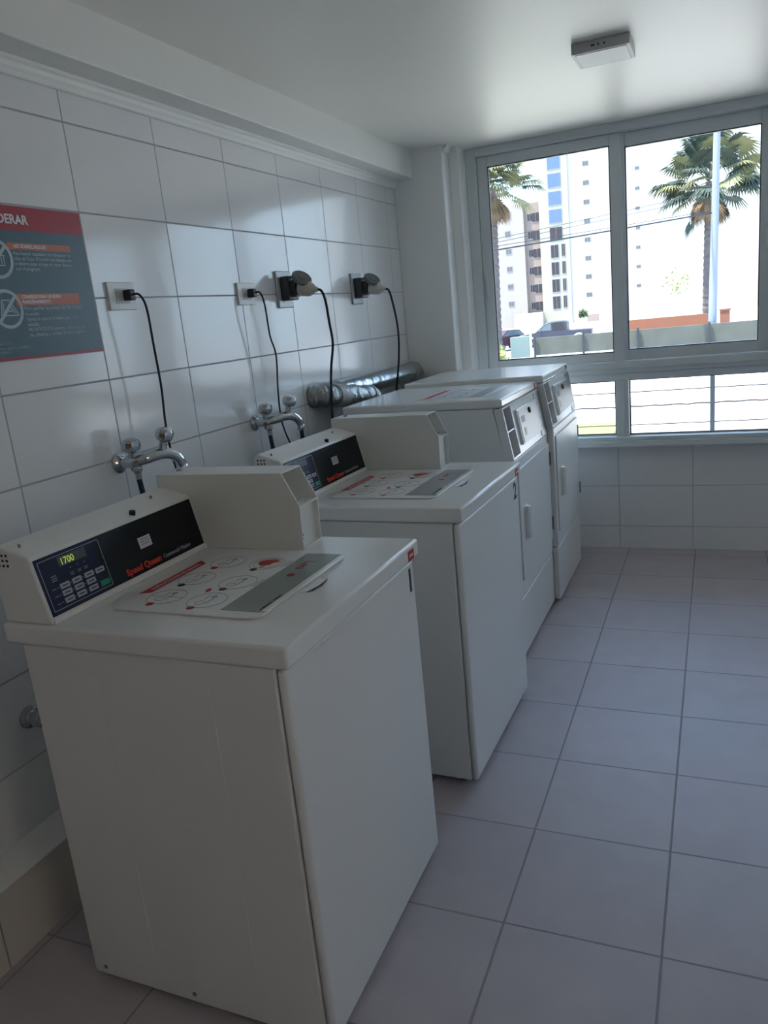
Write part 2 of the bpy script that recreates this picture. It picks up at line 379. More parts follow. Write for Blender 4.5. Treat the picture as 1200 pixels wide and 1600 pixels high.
# ================================================================== poster
PX = 0.0
P0 = thing('notice_board', 'red and teal laundry rules notice on the tiled wall beside the socket', 'sign', (0,0,0))
pb = MB().box(0.0006, 0.004, -0.02, 0.603, 1.447, 1.830).build('board', M_poster_edge, P0, bevel=0.001)
MB().box(0.004, 0.0048, -0.019, 0.600, 1.455, 1.7695).build('teal_field', M_poster_teal, P0)
hd = MB().box(0.004, 0.0050, -0.019, 0.600, 1.7695, 1.829).build('red_header', M_poster_red, P0)
MB().box(0.004, 0.0050, -0.019, 0.600, 1.4475, 1.455).build('red_footer', M_poster_red, P0)
WX = (0,1,0); WZ = (0,0,1)
def ptxt(body, y, z, size, m=M_poster_pale, name='lettering', align='LEFT', sx=1.0, x=0.0052, fit=None, bold=0.0):
    return text(name, body, size, m, P0, frame((x, y, z), WX, WZ), 0.0003, align, sx, fit=fit, bold=bold)
ptxt('A CONSIDERAR', 0.408, 1.786, 0.032, M_whiteink, 'header_lettering', 'RIGHT', 0.98, bold=0.0009)
MB().box(0.0048,0.0054,0.325,0.541,1.722,1.739).build('orange_band', M_poster_orange, P0)
MB().box(0.0048,0.0054,0.318,0.541,1.583,1.612).build('orange_band', M_poster_orange, P0)
ptxt('NO SOBRECARGUES', 0.345, 1.7265, 0.0125, M_whiteink, x=0.0056, fit=0.108, bold=0.0004)
ptxt('CONSEJOS PARA UN BUEN', 0.338, 1.6005, 0.0115, M_whiteink, x=0.0056, fit=0.135, bold=0.0004)
ptxt('FUNCIONAMIENTO', 0.338, 1.5875, 0.0115, M_whiteink, x=0.0056, fit=0.095, bold=0.0004)
for i, t in enumerate(('Para buenos resultados no sobrepasar los', 'kilos de Ropa. El bombo con llenado solo', 'o debería pasar la ropa en mayor tiempo', 'que el programa.')):
    ptxt(t, 0.340, 1.709-0.0127*i, 0.0122, fit=(0.197,0.198,0.195,0.080)[i], bold=0.0002)
for i, t in enumerate(('Para perfilar las piezas del libre peso', 'la secado.', 'Ingresa la ropa en la bajada para ordenar', 'secado.', 'NO INTRODUCIR plumones, cubrecamas, fra-', 'das, alfombras o cortinas. Ponchos, zapatos.')):
    ptxt(t, 0.340, 1.571-0.0135*i, 0.0122, fit=(0.202,0.048,0.195,0.040,0.205,0.198)[i], bold=0.0002)
for i, (t, y) in enumerate((('Lavandería edificio', 0.285), ('Indicaciones para usuarios de lavadoras', 0.335), ('y secadoras', 0.27))):
    ptxt(t, y, 1.4865-0.0105*i, 0.0100, align='RIGHT', sx=0.85)
def no_sign(cy, cz, kind):
    g = MB().ring((0.0048, cy, cz), 0.049, 0.0405, 0.0008, (1,0,0), 40)
    d = Vector((0, 0.7, 0.72)).normalized()*0.043; n = Vector((0,-d.z,d.y)).normalized()*0.0042
    c = Vector((0.0048, cy, cz))
    q = [c-d-n, c+d-n, c+d+n, c-d+n]; lo = [g.bm.verts.new(p) for p in q]; hi = [g.bm.verts.new(p+Vector((0.0008,0,0))) for p in q]
    g.bm.faces.new(hi); g.bm.faces.new(lo[::-1])
    for i in range(4): g.bm.faces.new([lo[i], lo[(i+1)%4], hi[(i+1)%4], hi[i]])
    g.build('prohibition_ring', M_poster_pale, P0)
    k = MB()
    def seg(a, b, w=0.0013):
        a = Vector(a); b = Vector(b); dd = (b-a).normalized(); nn = Vector((-dd.y, dd.x))*w
        pr = [(cy+p.x, cz+p.y) for p in (a-nn, b-nn, b+nn, a+nn)]; k.prism(pr, 0.0048, 0.0054, 'x')
    if kind == 0:
        for a, b in (((-.02,-.016),(.02,-.016)),((.02,-.016),(.02,.008)),((-.02,-.016),(-.02,.008)),((-.024,.008),(.024,.008)),((-.012,-.012),(-.012,.004)),((-.004,-.012),(-.004,.004)),((.004,-.012),(.004,.004)),((.012,-.012),(.012,.004)),((-.012,.008),(-.006,.020)),((.004,.020),(.014,.008))): seg(a, b)
    else:
        for a, b in (((-.014,.022),(.010,.022)),((-.014,.022),(-.022,-.016)),((.010,.022),(.032,-.016)),((-.022,-.016),(.032,-.016)),((-.010,.016),(-.014,-.010)),((.004,.012),(.022,-.010)),((-.006,-.004),(.014,-.006))): seg(a, b, 0.0016)
    k.build('pictogram', M_poster_pale, P0)
no_sign(0.287, 1.698, 0); no_sign(0.287, 1.575, 1)

# ================================================================== sockets
def wall_socket(y, label):
    t = thing('wall_socket', label, 'wall socket', (0, y, 1.602), 0, 'small white wall sockets')
    p = MB().box(0, 0.009, -0.059, 0.059, -0.041, 0.041).build('cover_plate', M_outlet, t, bevel=0.002)
    MB().box(0.009, 0.0105, -0.030, 0.030, -0.022, 0.022).build('socket_insert', M_outlet_in, t, bevel=0.0006)
    return t
wall_socket(0.717, 'white rectangular wall socket between the notice and the second socket')
wall_socket(1.414, 'white rectangular wall socket beside the larger grey socket')
def heavy_socket(y, label):
    t = thing('industrial_socket', label, 'wall socket', (0, y, 1.617), 0, 'heavy duty grey sockets with round flip lids')
    p = MB().box(0, 0.010, -0.062, 0.062, -0.074, 0.074).build('cover_plate', M_plate, t, bevel=0.0045, seg=3)
    MB().box(0.010, 0.050, -0.042, 0.042, -0.046, 0.050).build('socket_body', M_bodygrey, t, bevel=0.006, seg=3)
    b = MB().lathe([(0.030,0),(0.036,0.012),(0.036,0.030)], (0.044,0,0.002), (1,0,-0.12), 28).build('contact_collar', M_bodygrey, t, smooth=True)
    ax = Vector((0.62, -0.30, 0.72)).normalized(); c = Vector((0.088, 0.0, 0.028))
    l = MB().lathe([(0.030,0),(0.041,0.003),(0.043,0.010),(0.043,0.016),(0.038,0.020),(0.036,0.0185),(0.020,0.0185),(0.018,0.021)], c, ax, 36)
    l.box(0.046,0.066,-0.014,0.014,0.040,0.050)
    l.build('flip_lid', M_lidgrey, t, smooth=True)
    return t
heavy_socket(1.712, 'larger grey socket with round flip lid near the second faucet')
heavy_socket(2.440, 'grey socket with round flip lid beside the bare wall column')
# cords
def small_cord(y, label, pts):
    t = thing('power_cord', label, 'power cord', (0, y, 1.605), 0, 'black appliance cords with small plugs')
    MB().box(0.0105, 0.038, -0.013, 0.013, -0.018, 0.014).build('plug', M_rubber, t, bevel=0.004, seg=3)
    MB().tube([Vector(p)-Vector((0,y,1.605)) for p in pts], 0.0036, 8, 8).build('cable', M_rubber, t, smooth=True)
def heavy_cord(y, label, pts):
    t = thing('power_cord', label, 'power cord', (0, y, 1.617), 0, 'black dryer cords with big ivory plugs')
    MB().lathe([(0.030,0),(0.031,0.005),(0.030,0.045),(0.022,0.060),(0.012,0.070),(0.009,0.082)], (0.078,0,-0.002), (1,0.10,-0.16), 24).build('plug', M_ivory, t, smooth=True)
    MB().tube([Vector(p)-Vector((0,y,1.617)) for p in pts], 0.0055, 8, 8).build('cable', M_rubber, t, smooth=True)
small_cord(0.730, 'long black cord hanging from the socket next to the notice', [(0.036,0.730,1.604),(0.060,0.733,1.600),(0.075,0.737,1.560),(0.072,0.745,1.45),(0.072,0.748,1.32),(0.070,0.742,1.20),(0.085,0.735,1.08),(0.12,0.735,0.97),(0.16,0.735,0.90),(0.20,0.70,0.80)])
small_cord(1.428, 'black cord hanging from the socket above the second faucet', [(0.036,1.428,1.604),(0.058,1.432,1.600),(0.066,1.440,1.55),(0.062,1.455,1.44),(0.066,1.475,1.36),(0.060,1.465,1.22),(0.066,1.455,1.10),(0.10,1.452,1.00),(0.15,1.452,0.92),(0.20,1.45,0.80)])
heavy_cord(1.712, 'thick black cord hanging from the larger grey socket', [(0.155,1.720,1.603),(0.172,1.722,1.594),(0.182,1.728,1.555),(0.180,1.745,1.47),(0.182,1.752,1.38),(0.170,1.735,1.28),(0.165,1.720,1.18),(0.160,1.715,1.08),(0.155,1.712,0.95),(0.15,1.71,0.80)])
heavy_cord(2.440, 'thick black cord from the grey socket beside the wall column', [(0.155,2.448,1.603),(0.172,2.450,1.594),(0.182,2.455,1.555),(0.180,2.500,1.45),(0.175,2.520,1.36),(0.168,2.515,1.26),(0.160,2.500,1.18),(0.150,2.490,1.10),(0.150,2.49,0.95),(0.15,2.49,0.80)])

# ================================================================== faucets
def faucet(y, label, hoses):
    t = thing('wall_faucet', label, 'faucet', (0, y, 1.115), 0, 'chrome twin handle wall faucets')
    MB().lathe([(0.031,0),(0.031,0.006),(0.024,0.013),(0.020,0.016),(0.020,0.018)], (0,0,0), (1,0,0)).build('wall_flange', M_chrome, t, smooth=True)
    b = MB().tube([(0.012,0,0),(0.05,0.002,0.0),(0.085,0.022,0.008),(0.105,0.060,0.014),(0.118,0.095,0.008),(0.128,0.120,-0.010),(0.130,0.132,-0.034)], lambda k: 0.0185-0.004*abs(k-0.45)*1.2, 14, 6)
    b.cyl((0.055,0.004,0.01),(0.055,0.004,0.035),0.012); b.cyl((0.112,0.072,0.02),(0.118,0.076,0.052),0.012)
    b.build('body', M_chrome, t, smooth=True)
    MB().lathe([(0.014,0),(0.016,0.004),(0.016,0.018),(0.011,0.024)], (0.130,0.132,-0.030), (0.05,0.08,-1)).build('spout', M_chrome, t, smooth=True)
    for c, ax in (((0.055,0.004,0.030),(0.1,-0.05,1)), ((0.118,0.076,0.048),(0.25,0.15,1))):
        MB().lathe([(0.014,0),(0.024,0.006),(0.028,0.015),(0.028,0.029),(0.023,0.040),(0.011,0.044)], c, ax, 8).build('handle', M_chrome, t, bevel=0.002)
    MB().lathe([(0.013,0),(0.017,0.004),(0.017,0.014),(0.011,0.020),(0.010,0.040)], (0.060,0.006,-0.012), (0.02,0.02,-1), 6).build('outlet_nut', M_chrome, t, bevel=0.001)
    for k, (nm, pts) in enumerate(hoses):
        o = MB().tube(pts, 0.0085, 10, 6).build('water_hose', M_hose, None, smooth=True); tag(o, nm, 'hose', None)
faucet(0.583, 'chrome faucet below the notice, behind the washer marked 1',
       [('dark hose under the faucet behind the washer marked 1', [(0.061,0.590,1.068),(0.064,0.592,1.02),(0.070,0.594,0.97),(0.085,0.596,0.90),(0.12,0.60,0.78)])])
faucet(1.354, 'chrome faucet behind the second washer',
       [('dark hose under the wall end of the second faucet', [(0.061,1.361,1.068),(0.064,1.363,1.02),(0.070,1.365,0.97),(0.085,1.37,0.90),(0.12,1.38,0.78)]),
        ('dark hose hanging from the spout of the second faucet', [(0.131,1.487,1.068),(0.131,1.490,1.03),(0.131,1.492,0.99),(0.135,1.494,0.92),(0.15,1.50,0.78)])])
kn = thing('valve_knob', 'round chrome valve low on the wall behind the first washer', 'valve', (0, 0.086, 0.536))
MB().lathe([(0.030,0),(0.029,0.006),(0.018,0.010),(0.016,0.022)], (0,0,0), (1,0,0)).build('wall_flange', M_chrome, kn, smooth=True)
MB().lathe([(0.012,0),(0.020,0.004),(0.023,0.012),(0.022,0.030),(0.012,0.038)], (0.020,0,0), (1,0,0), 10).build('handle', M_chrome, kn, bevel=0.002)

# ================================================================== exhaust ducts
def wob(base, amp, n, ph):
    return lambda k: base*(1+amp*math.sin(k*n)+amp*0.6*math.sin(k*n*2.3+ph))
d1 = thing('exhaust_duct', 'long shiny foil exhaust duct along the wall behind the dryers', 'duct', (0.052, 2.0, 1.155))
MB().tube([(0.0,-0.02,0.0),(0.0,0.20,0.0),(0.0,0.45,0.0),(0.0,0.85,0.0),(0.0,0.99,0.002)], wob(0.0485,0.012,60,1), 26, 18).build('pipe', M_foil, d1, smooth=True, ang=60)
MB().tube([(-0.048,-0.150,0.0),(-0.034,-0.149,0.0),(-0.010,-0.138,0.0),(0.0,-0.105,0.0),(0.0,-0.05,0.0),(0.0,0.0,0.0)], wob(0.0495,0.05,34,0.5), 26, 10).build('crumpled_end', M_foil2, d1, smooth=True, ang=60)
MB().tube([(0.0,0.96,0.001),(0.0,1.005,0.002),(0.002,1.025,-0.006),(0.004,1.030,-0.03)], 0.0515, 24, 6).build('elbow', M_foil2, d1, smooth=True, ang=60)
MB().ring((0.0,0.93,0.0), 0.0515, 0.048, 0.035, (0,1,0), 26).build('joint_band', M_tape, d1, smooth=True)
d2 = thing('exhaust_duct', 'short crumpled foil duct with tape behind the first dryer', 'duct', (0.07, 1.86, 1.15))
MB().tube([(-0.008,0.01,0.0),(0.012,0.06,-0.004),(0.032,0.15,-0.014),(0.055,0.24,-0.028),(0.070,0.31,-0.040),(0.073,0.335,-0.07),(0.073,0.34,-0.14)], wob(0.0485,0.045,36,0.5), 26, 10).build('pipe', M_foil2, d2, smooth=True, ang=60)
MB().tube([(0.010,0.052,-0.004),(0.017,0.085,-0.007),(0.023,0.118,-0.010)], 0.0525, 24, 3).build('tape_wrap', M_tape, d2, smooth=True)
MB().ring((0.068,0.298,-0.038), 0.0530, 0.046, 0.012, (0.25,1,-0.25), 26).build('end_collar', M_plate, d2, smooth=True)

# ================================================================== washers
FT = Vector((-0.031, 0, 0.142)).normalized()     # up along the console face
FN = Vector((FT.z, 0, -FT.x))                    # out of the console face
FO = Vector((0.41-0.6305, 0, 0.914))             # foot of the face, in washer space
def fp(y, s, o=0.0): p = FO + FT*s + FN*o; return Vector((p.x, y, p.z))
def face_slab(mb, y0, y1, s0, s1, o0, o1):
    q = [fp(y0,s0,o0), fp(y1,s0,o0), fp(y1,s1,o0), fp(y0,s1,o0)]; r = [fp(y0,s0,o1), fp(y1,s0,o1), fp(y1,s1,o1), fp(y0,s1,o1)]
    a = [mb.bm.verts.new(p) for p in q]; b = [mb.bm.verts.new(p) for p in r]
    mb.bm.faces.new(a[::-1]); mb.bm.faces.new(b)
    for i in range(4): mb.bm.faces.new([a[i], a[(i+1)%4], b[(i+1)%4], b[i]])
    return mb
FY = (0, 1, 0)

def make_washer():
    t = thing('washing_machine', '', 'washing machine')
    cb = MB().box(-0.3205, 0.300, -0.328, 0.328, 0.022, 0.866).build('cabinet', M_white2, t, bevel=0.004)
    for x0, x1 in ((-0.255, -0.125), (-0.020, 0.150)):
        MB().box(x0, x1, -0.3290, -0.3274, 0.075, 0.815).build('pressed_panel', M_white2, cb, bevel=0.0005)
    for x in (-0.285, -0.03):
        MB().cyl((x,-0.328,0.045),(x,-0.330,0.045),0.005,10).build('screw', M_steel, cb)
    for x in (-0.28, 0.26):
        for y in (-0.28, 0.28): MB().lathe([(0.020,0),(0.022,0.006),(0.012,0.010),(0.010,0.024)], (x,y,0), (0,0,1), 14).build('foot', M_rubber, t, smooth=True)
    fpn = MB().box(0.3015, 0.3215, -0.327, 0.327, 0.022, 0.863).build('front_panel', M_white2, t, bevel=0.011, seg=4)
    tp = MB().box(-0.356, 0.336, -0.338, 0.336, 0.869, 0.914).build('top_panel', M_white, t, bevel=0.007, seg=3)
    # lid with rounded front corners
    R = 0.03; pr = [(-0.142,-0.232)]
    for k in range(7): a = -PI/2 + k*PI/12; pr.append((0.215-R+R*math.cos(a), -0.232+R+R*math.sin(a)))
    for k in range(7): a = k*PI/12; pr.append((0.215-R+R*math.cos(a), 0.182-R+R*math.sin(a)))
    pr.append((-0.142, 0.182))
    lid = MB().prism(pr, 0.9142, 0.9195, 'z').build('lid', M_white, t, bevel=0.002)
    MB().box(0.203, 0.2175, -0.200, 0.152, 0.9190, 0.9220).build('lid_lip', M_white, lid, bevel=0.0015)
    MB().prism([(0.222,-0.075),(0.250,-0.055),(0.250,0.0),(0.222,0.018)], 0.9141, 0.9150, 'z').build('finger_recess', M_white2, t, bevel=0.0006)
    MB().prism([(0.236,-0.074),(0.247,-0.062),(0.252,-0.030),(0.247,0.004),(0.243,0.014),(0.244,-0.03)], 0.9150, 0.9156, 'z').build('recess_painted_shade', M_ink, t)  # black sliver paints the shade inside the finger recess
    MB().box(0.108, 0.202, -0.203, 0.170, 0.9193, 0.9203).build('lid_strip', M_grey_strip, lid, bevel=0.0004)
    Z = 0.9199
    ban = MB().prism([(-0.148,-0.146),(-0.122,-0.134),(-0.122,0.070),(-0.148,0.086)], 0.9194, Z, 'z').build('red_banner', M_red, lid)
    text('banner_lettering', 'INSTRUCCIONES DE LAVADO', 0.0155, M_sticker, lid, frame((-0.129,-0.118,Z+0.0002), FY, (-1,0,0)), 0.0002, sx=0.86)
    n = 0
    for (x, y) in ((-0.066,-0.152), (0.044,-0.158), (-0.072,-0.035), (0.048,-0.046), (-0.066,0.086), (0.044,0.086)):
        n += 1
        rg = MB().ring((x,y,0.9194), 0.044, 0.0425, 0.0006, seg=40)
        if n == 1: rg.box(x-0.044, x+0.044, y-0.0007, y+0.0007, 0.9194, 0.9199)
        rg.build('step_ring', M_greyink, lid)
        MB().cyl((x-0.010,y-0.046,0.9194),(x-0.010,y-0.046,0.9200),0.009,16).build('step_number', M_ink if n in (3,4,6) else M_red, lid)
        ic = MB()
        if n == 6:
            MB().prism([(x-0.024,y-0.004),(x-0.010,y-0.016),(x+0.012,y-0.010),(x+0.014,y+0.004),(x+0.026,y+0.016),(x+0.012,y+0.030),(x-0.012,y+0.026),(x-0.026,y+0.014)], 0.9194, 0.9200, 'z').build('red_start_disc', M_red, lid)
            MB().ring((x,y,0.9194), 0.035, 0.0335, 0.0006, seg=36).build('orange_ring', M_poster_orange, lid)
            ic.box(x-0.006, x+0.006, y-0.030, y-0.012, 0.9194, 0.9199)
        else:
            ic.ring((x-0.008,y-0.016,0.9194), 0.011, 0.0095, 0.0005, seg=18)
            ic.box(x-0.012, x-0.009, y+0.006, y+0.026, 0.9194, 0.9199); ic.box(x+0.006, x+0.009, y-0.018, y+0.020, 0.9194, 0.9199)
            ic.cyl((x+0.004,y+0.022,0.9194),(x+0.004,y+0.022,0.9199),0.007,12)
        ic.build('step_pictogram', M_greyink, lid)
        if (x > 0) and n != 2:
            st_ = MB()
            for k in range(3): st_.box(x+0.0485+0.005*k, x+0.050+0.005*k, y-0.022+0.004*k, y+0.024, 0.9194, 0.9198)
            st_.build('step_caption', M_greyink, lid)
    MB().prism([(0.010,-0.118),(0.000,-0.100),(0.006,-0.088),(0.016,-0.104)], 0.9194, 0.9200, 'z').build('red_arrow', M_red, lid)
    text('strip_logo', 'Lava', 0.034, M_red, lid, frame((0.138, 0.112, 0.9205), (0,-1,0), (1,0,0)), 0.0002, sx=0.95)
    MB().lathe([(0.010,0),(0.010,0.0004)], (0.150,0.014,0.9203), (0,0,1), 16).build('logo_dot', M_red, lid)
    text('strip_small_print', 'NO ABRIR DURANTE EL CENTRIFUGADO', 0.0075, M_ink, lid, frame((0.199,-0.193,0.9205), FY, (-1,0,0)), 0.0002, sx=0.62)
    # badge and slab marks
    bd = MB().box(0.3358, 0.3372, 0.262, 0.300, 0.873, 0.900).build('red_badge', M_red, t, bevel=0.0008)
    MB().box(0.3372, 0.3375, 0.268, 0.294, 0.884, 0.889).build('badge_lettering', M_sticker, bd)
    # console
    co = MB().prism([(-0.352,0.914),(FO.x,0.914),(FO.x+FT.x*0.143,0.914+FT.z*0.143),(FO.x+FT.x*0.147-0.006,0.914+FT.z*0.147+0.002),(-0.335,1.083),(-0.352,1.070)], -0.328, 0.2115)
    c = co.build('console', M_panelw, t, bevel=0.004, seg=3)
    face_slab(MB(), -0.322, 0.2105, 0.000, 0.012, 0.0, 0.003).build('console_foot', M_panelw, c, bevel=0.001)
    p = MB(); face_slab(p, -0.158, 0.204, 0.0145, 0.1385, -0.001, 0.0014); bp = p.build('black_panel', M_black, c)
    p = MB(); face_slab(p, -0.320, -0.158, 0.0145, 0.1385, -0.001, 0.0014); nv = p.build('keypad_panel', M_navy, c)
    p = MB(); o0, o1 = 0.0014, 0.0018
    for a in ((-0.313,-0.139,0.130,0.1313),(-0.313,-0.139,0.0227,0.024),(-0.313,-0.3117,0.0227,0.1313),(-0.1403,-0.139,0.0227,0.1313)): face_slab(p, *a, o0, o1)
    p.build('panel_outline', M_line, nv)
    p = MB(); face_slab(p, -0.262, -0.182, 0.106, 0.127, o0, 0.0019); lcd = p.build('display', M_lcdg, nv)
    return t, c, nv, lcd, bp, tp, fpn

def finish_washer(parts, digits):
    t, c, nv, lcd, bp, tp, fpn = parts
    # keys
    for i, s in enumerate((0.067, 0.0515, 0.0355)):
        for j, y in enumerate((-0.265, -0.2305, -0.195)):
            k = face_slab(MB(), y-0.013, y+0.013, s-0.0058, s+0.0058, 0.0014, 0.0026).build('key', M_key, nv, bevel=0.0005)
            face_slab(MB(), y-0.008, y+0.008, s-0.0012, s+0.0012, 0.0026, 0.0028).build('key_print', M_navy, k)
    k = face_slab(MB(), -0.175, -0.149, 0.0605, 0.072, 0.0014, 0.0026).build('key', M_key, nv, bevel=0.0005)
    face_slab(MB(), -0.170, -0.154, 0.0650, 0.0675, 0.0026, 0.0028).build('key_print', M_navy, k)
    face_slab(MB(), -0.172, -0.145, 0.029, 0.0415, 0.0014, 0.0026).build('start_key', M_green, nv, bevel=0.0005)
    for s, y in [(s_, y_) for s_ in (0.067, 0.0515, 0.0355) for y_ in (-0.284, -0.248, -0.213)] + [(0.066, -0.180)]:
        MB().cyl(fp(y,s,0.0013), fp(y,s,0.0020), 0.0014, 8).build('key_lamp', M_greyink, nv)
    q = MB()
    for y in (-0.235,-0.215,-0.195):
        q.cyl(fp(y,0.097,0.0013), fp(y,0.097,0.0020), 0.0014, 8); face_slab(q, y-0.006, y+0.005, 0.085, 0.0865, 0.0014, 0.0018); face_slab(q, y-0.005, y+0.005, 0.081, 0.0825, 0.0014, 0.0018)
    q.build('cycle_print', M_greyink, nv); q = MB()
    for s in (0.092,0.087,0.082): face_slab(q, -0.292, -0.278, s, s+0.002, 0.0014, 0.0018)
    for s in (0.066,0.050,0.034): face_slab(q, -0.300, -0.289, s, s+0.0015, 0.0014, 0.0018)
    q.build('indicator_print', M_greyink, nv)
    text('display_digits', digits, 0.0215, M_digit, lcd, frame(fp(-0.257,0.1085,0.0021), FY, FT), 0.0002, sx=0.92)
    st = face_slab(MB(), -0.022, 0.021, 0.069, 0.096, 0.0014, 0.0020).build('notice_sticker', M_sticker, bp)
    q = MB()
    for s, a, b in ((0.089,-0.014,0.013),(0.083,-0.016,0.000),(0.083,0.004,0.015),(0.077,-0.014,0.012)): face_slab(q, a, b, s, s+0.0025, 0.0020, 0.0022)
    q.build('sticker_print', M_greyink, st)
    text('brand_lettering', 'Speed Queen', 0.0215, M_orange_red, bp, frame(fp(-0.090,0.0235,0.0016), FY, FT), 0.0003, fit=0.124, bold=0.0007)
    text('model_lettering', 'Commercial Washer', 0.0150, M_line, bp, frame(fp(0.043,0.0245,0.0016), FY, FT), 0.0003, fit=0.108)
    q = MB().cyl((FO.x-0.031-0.014, 0.003, 1.050), (FO.x-0.031-0.010, 0.003, 1.0705), 0.0075, 16); q.build('lock_hole', M_ink, c)
    q = MB()
    for i in range(3):
        for j in range(3): q.cyl((-0.335+0.012*i, -0.328, 1.062-0.011*j), (-0.335+0.012*i, -0.3287, 1.062-0.011*j), 0.0032, 10)
    q.build('vent_hole', M_ink, c)
    for y in (-0.30, 0.12): MB().cyl((-0.300, y, 1.070), (-0.300, y, 1.0790), 0.003, 10).build('screw', M_steel, c)
    # coin box: a sheet-metal housing open at the front
    prof = [(-0.350,0.914),(0.0755,0.914),(0.0785,1.028),(0.036,1.113),(-0.350,1.113)]
    m = MB(); w = 0.0035; y0, y1 = 0.2115, 0.3105
    m.prism(prof, y0, y0+w); m.prism(prof, y1-w, y1)
    m.box(-0.350, 0.036, y0+w, y1-w, 1.1095, 1.113)
    m.box(-0.350, -0.3465, y0+w, y1-w, 0.914, 1.1095)
    m.box(-0.02, -0.017, y0+w, y1-w, 0.914, 1.1095)           # inner back wall of the opening
    m.box(-0.017, 0.076, y0+w, y1-w, 0.914, 0.918)
    mb = m.build('coin_box', M_meter, t, bevel=0.0008)
    m = MB().box(-0.017, 0.0775, y0+w, y1-w, 1.024, 1.028); m.build('divider_shelf', M_meter, mb)
    m = MB().box(0.060, 0.0635, y0+w, y1-w, 0.918, 1.024); m.build('lower_door', M_meter, mb)
    m = MB().box(0.010, 0.045, y0+0.020, y0+0.055, 1.028, 1.0295); m.build('dark_label', M_navy, mb)
    m = MB().tube([(0.008,y0+0.030,1.109),(0.010,y0+0.032,1.085),(0.014,y0+0.028,1.060),(0.024,y0+0.036,1.034)], 0.0016, 8)
    m.ball((0.0135,y0+0.029,1.067), 0.006); m.build('wire_with_screw', M_rubber, mb, smooth=True)
    m = MB().box(0.0635, 0.0642, y0+0.010, y0+0.028, 0.944, 0.949).box(0.0635, 0.0642, y0+0.012, y0+0.026, 0.934, 0.938); m.build('small_print', M_ink, mb)
    m = MB().lathe([(0.008,0),(0.008,0.003),(0.005,0.005)], (-0.315,y0+0.055,1.113)); m.build('lock_screw', M_steel, mb, smooth=True)

parts = make_washer(); finish_washer(parts, '1700')
w1 = parts[0]; fpn = parts[6]
c1 = Vector((0.951, -0.134, 0)) + Vector((-0.3205, 0.328, 0)); w1.location = c1; w1.rotation_euler = (0,0,math.radians(-0.2))
w1['label'] = 'white top loading coin washer marked 1 with glowing green display'; w1['group'] = 'top loading coin washers'
w2 = copy_tree(w1)
rot = math.radians(-1.37); v = Matrix.Rotation(rot, 3, 'Z') @ Vector((-0.3205, 0.328, 0))
w2.location = Vector((0.978, 0.829, 0)) + v; w2.rotation_euler = (0,0,rot)
w2['label'] = 'white top loading coin washer marked 2, between washer 1 and the dryers'
for w, n in ((w1, '1'), (w2, '2')):
    fr = [ch for ch in w.children if ch.name.startswith('front_panel')][0]
    text('number_mark', n, 0.083, M_ink, fr, frame((0.3216, 0.275, 0.786), FY, (0,0,1)), 0.0004, bold=0.0022)
for ch in [o for o in w2.children_recursive if o.name.startswith('display_digits')]: bpy.data.objects.remove(ch)
# the strip on washer 2 is a plain silver one
for ch in w2.children:
    if ch.name.startswith('lid'):
        for g in ch.children:
            if g.name.startswith('lid_strip'):
                g.data = g.data.copy(); g.data.materials[0] = M_silver_strip

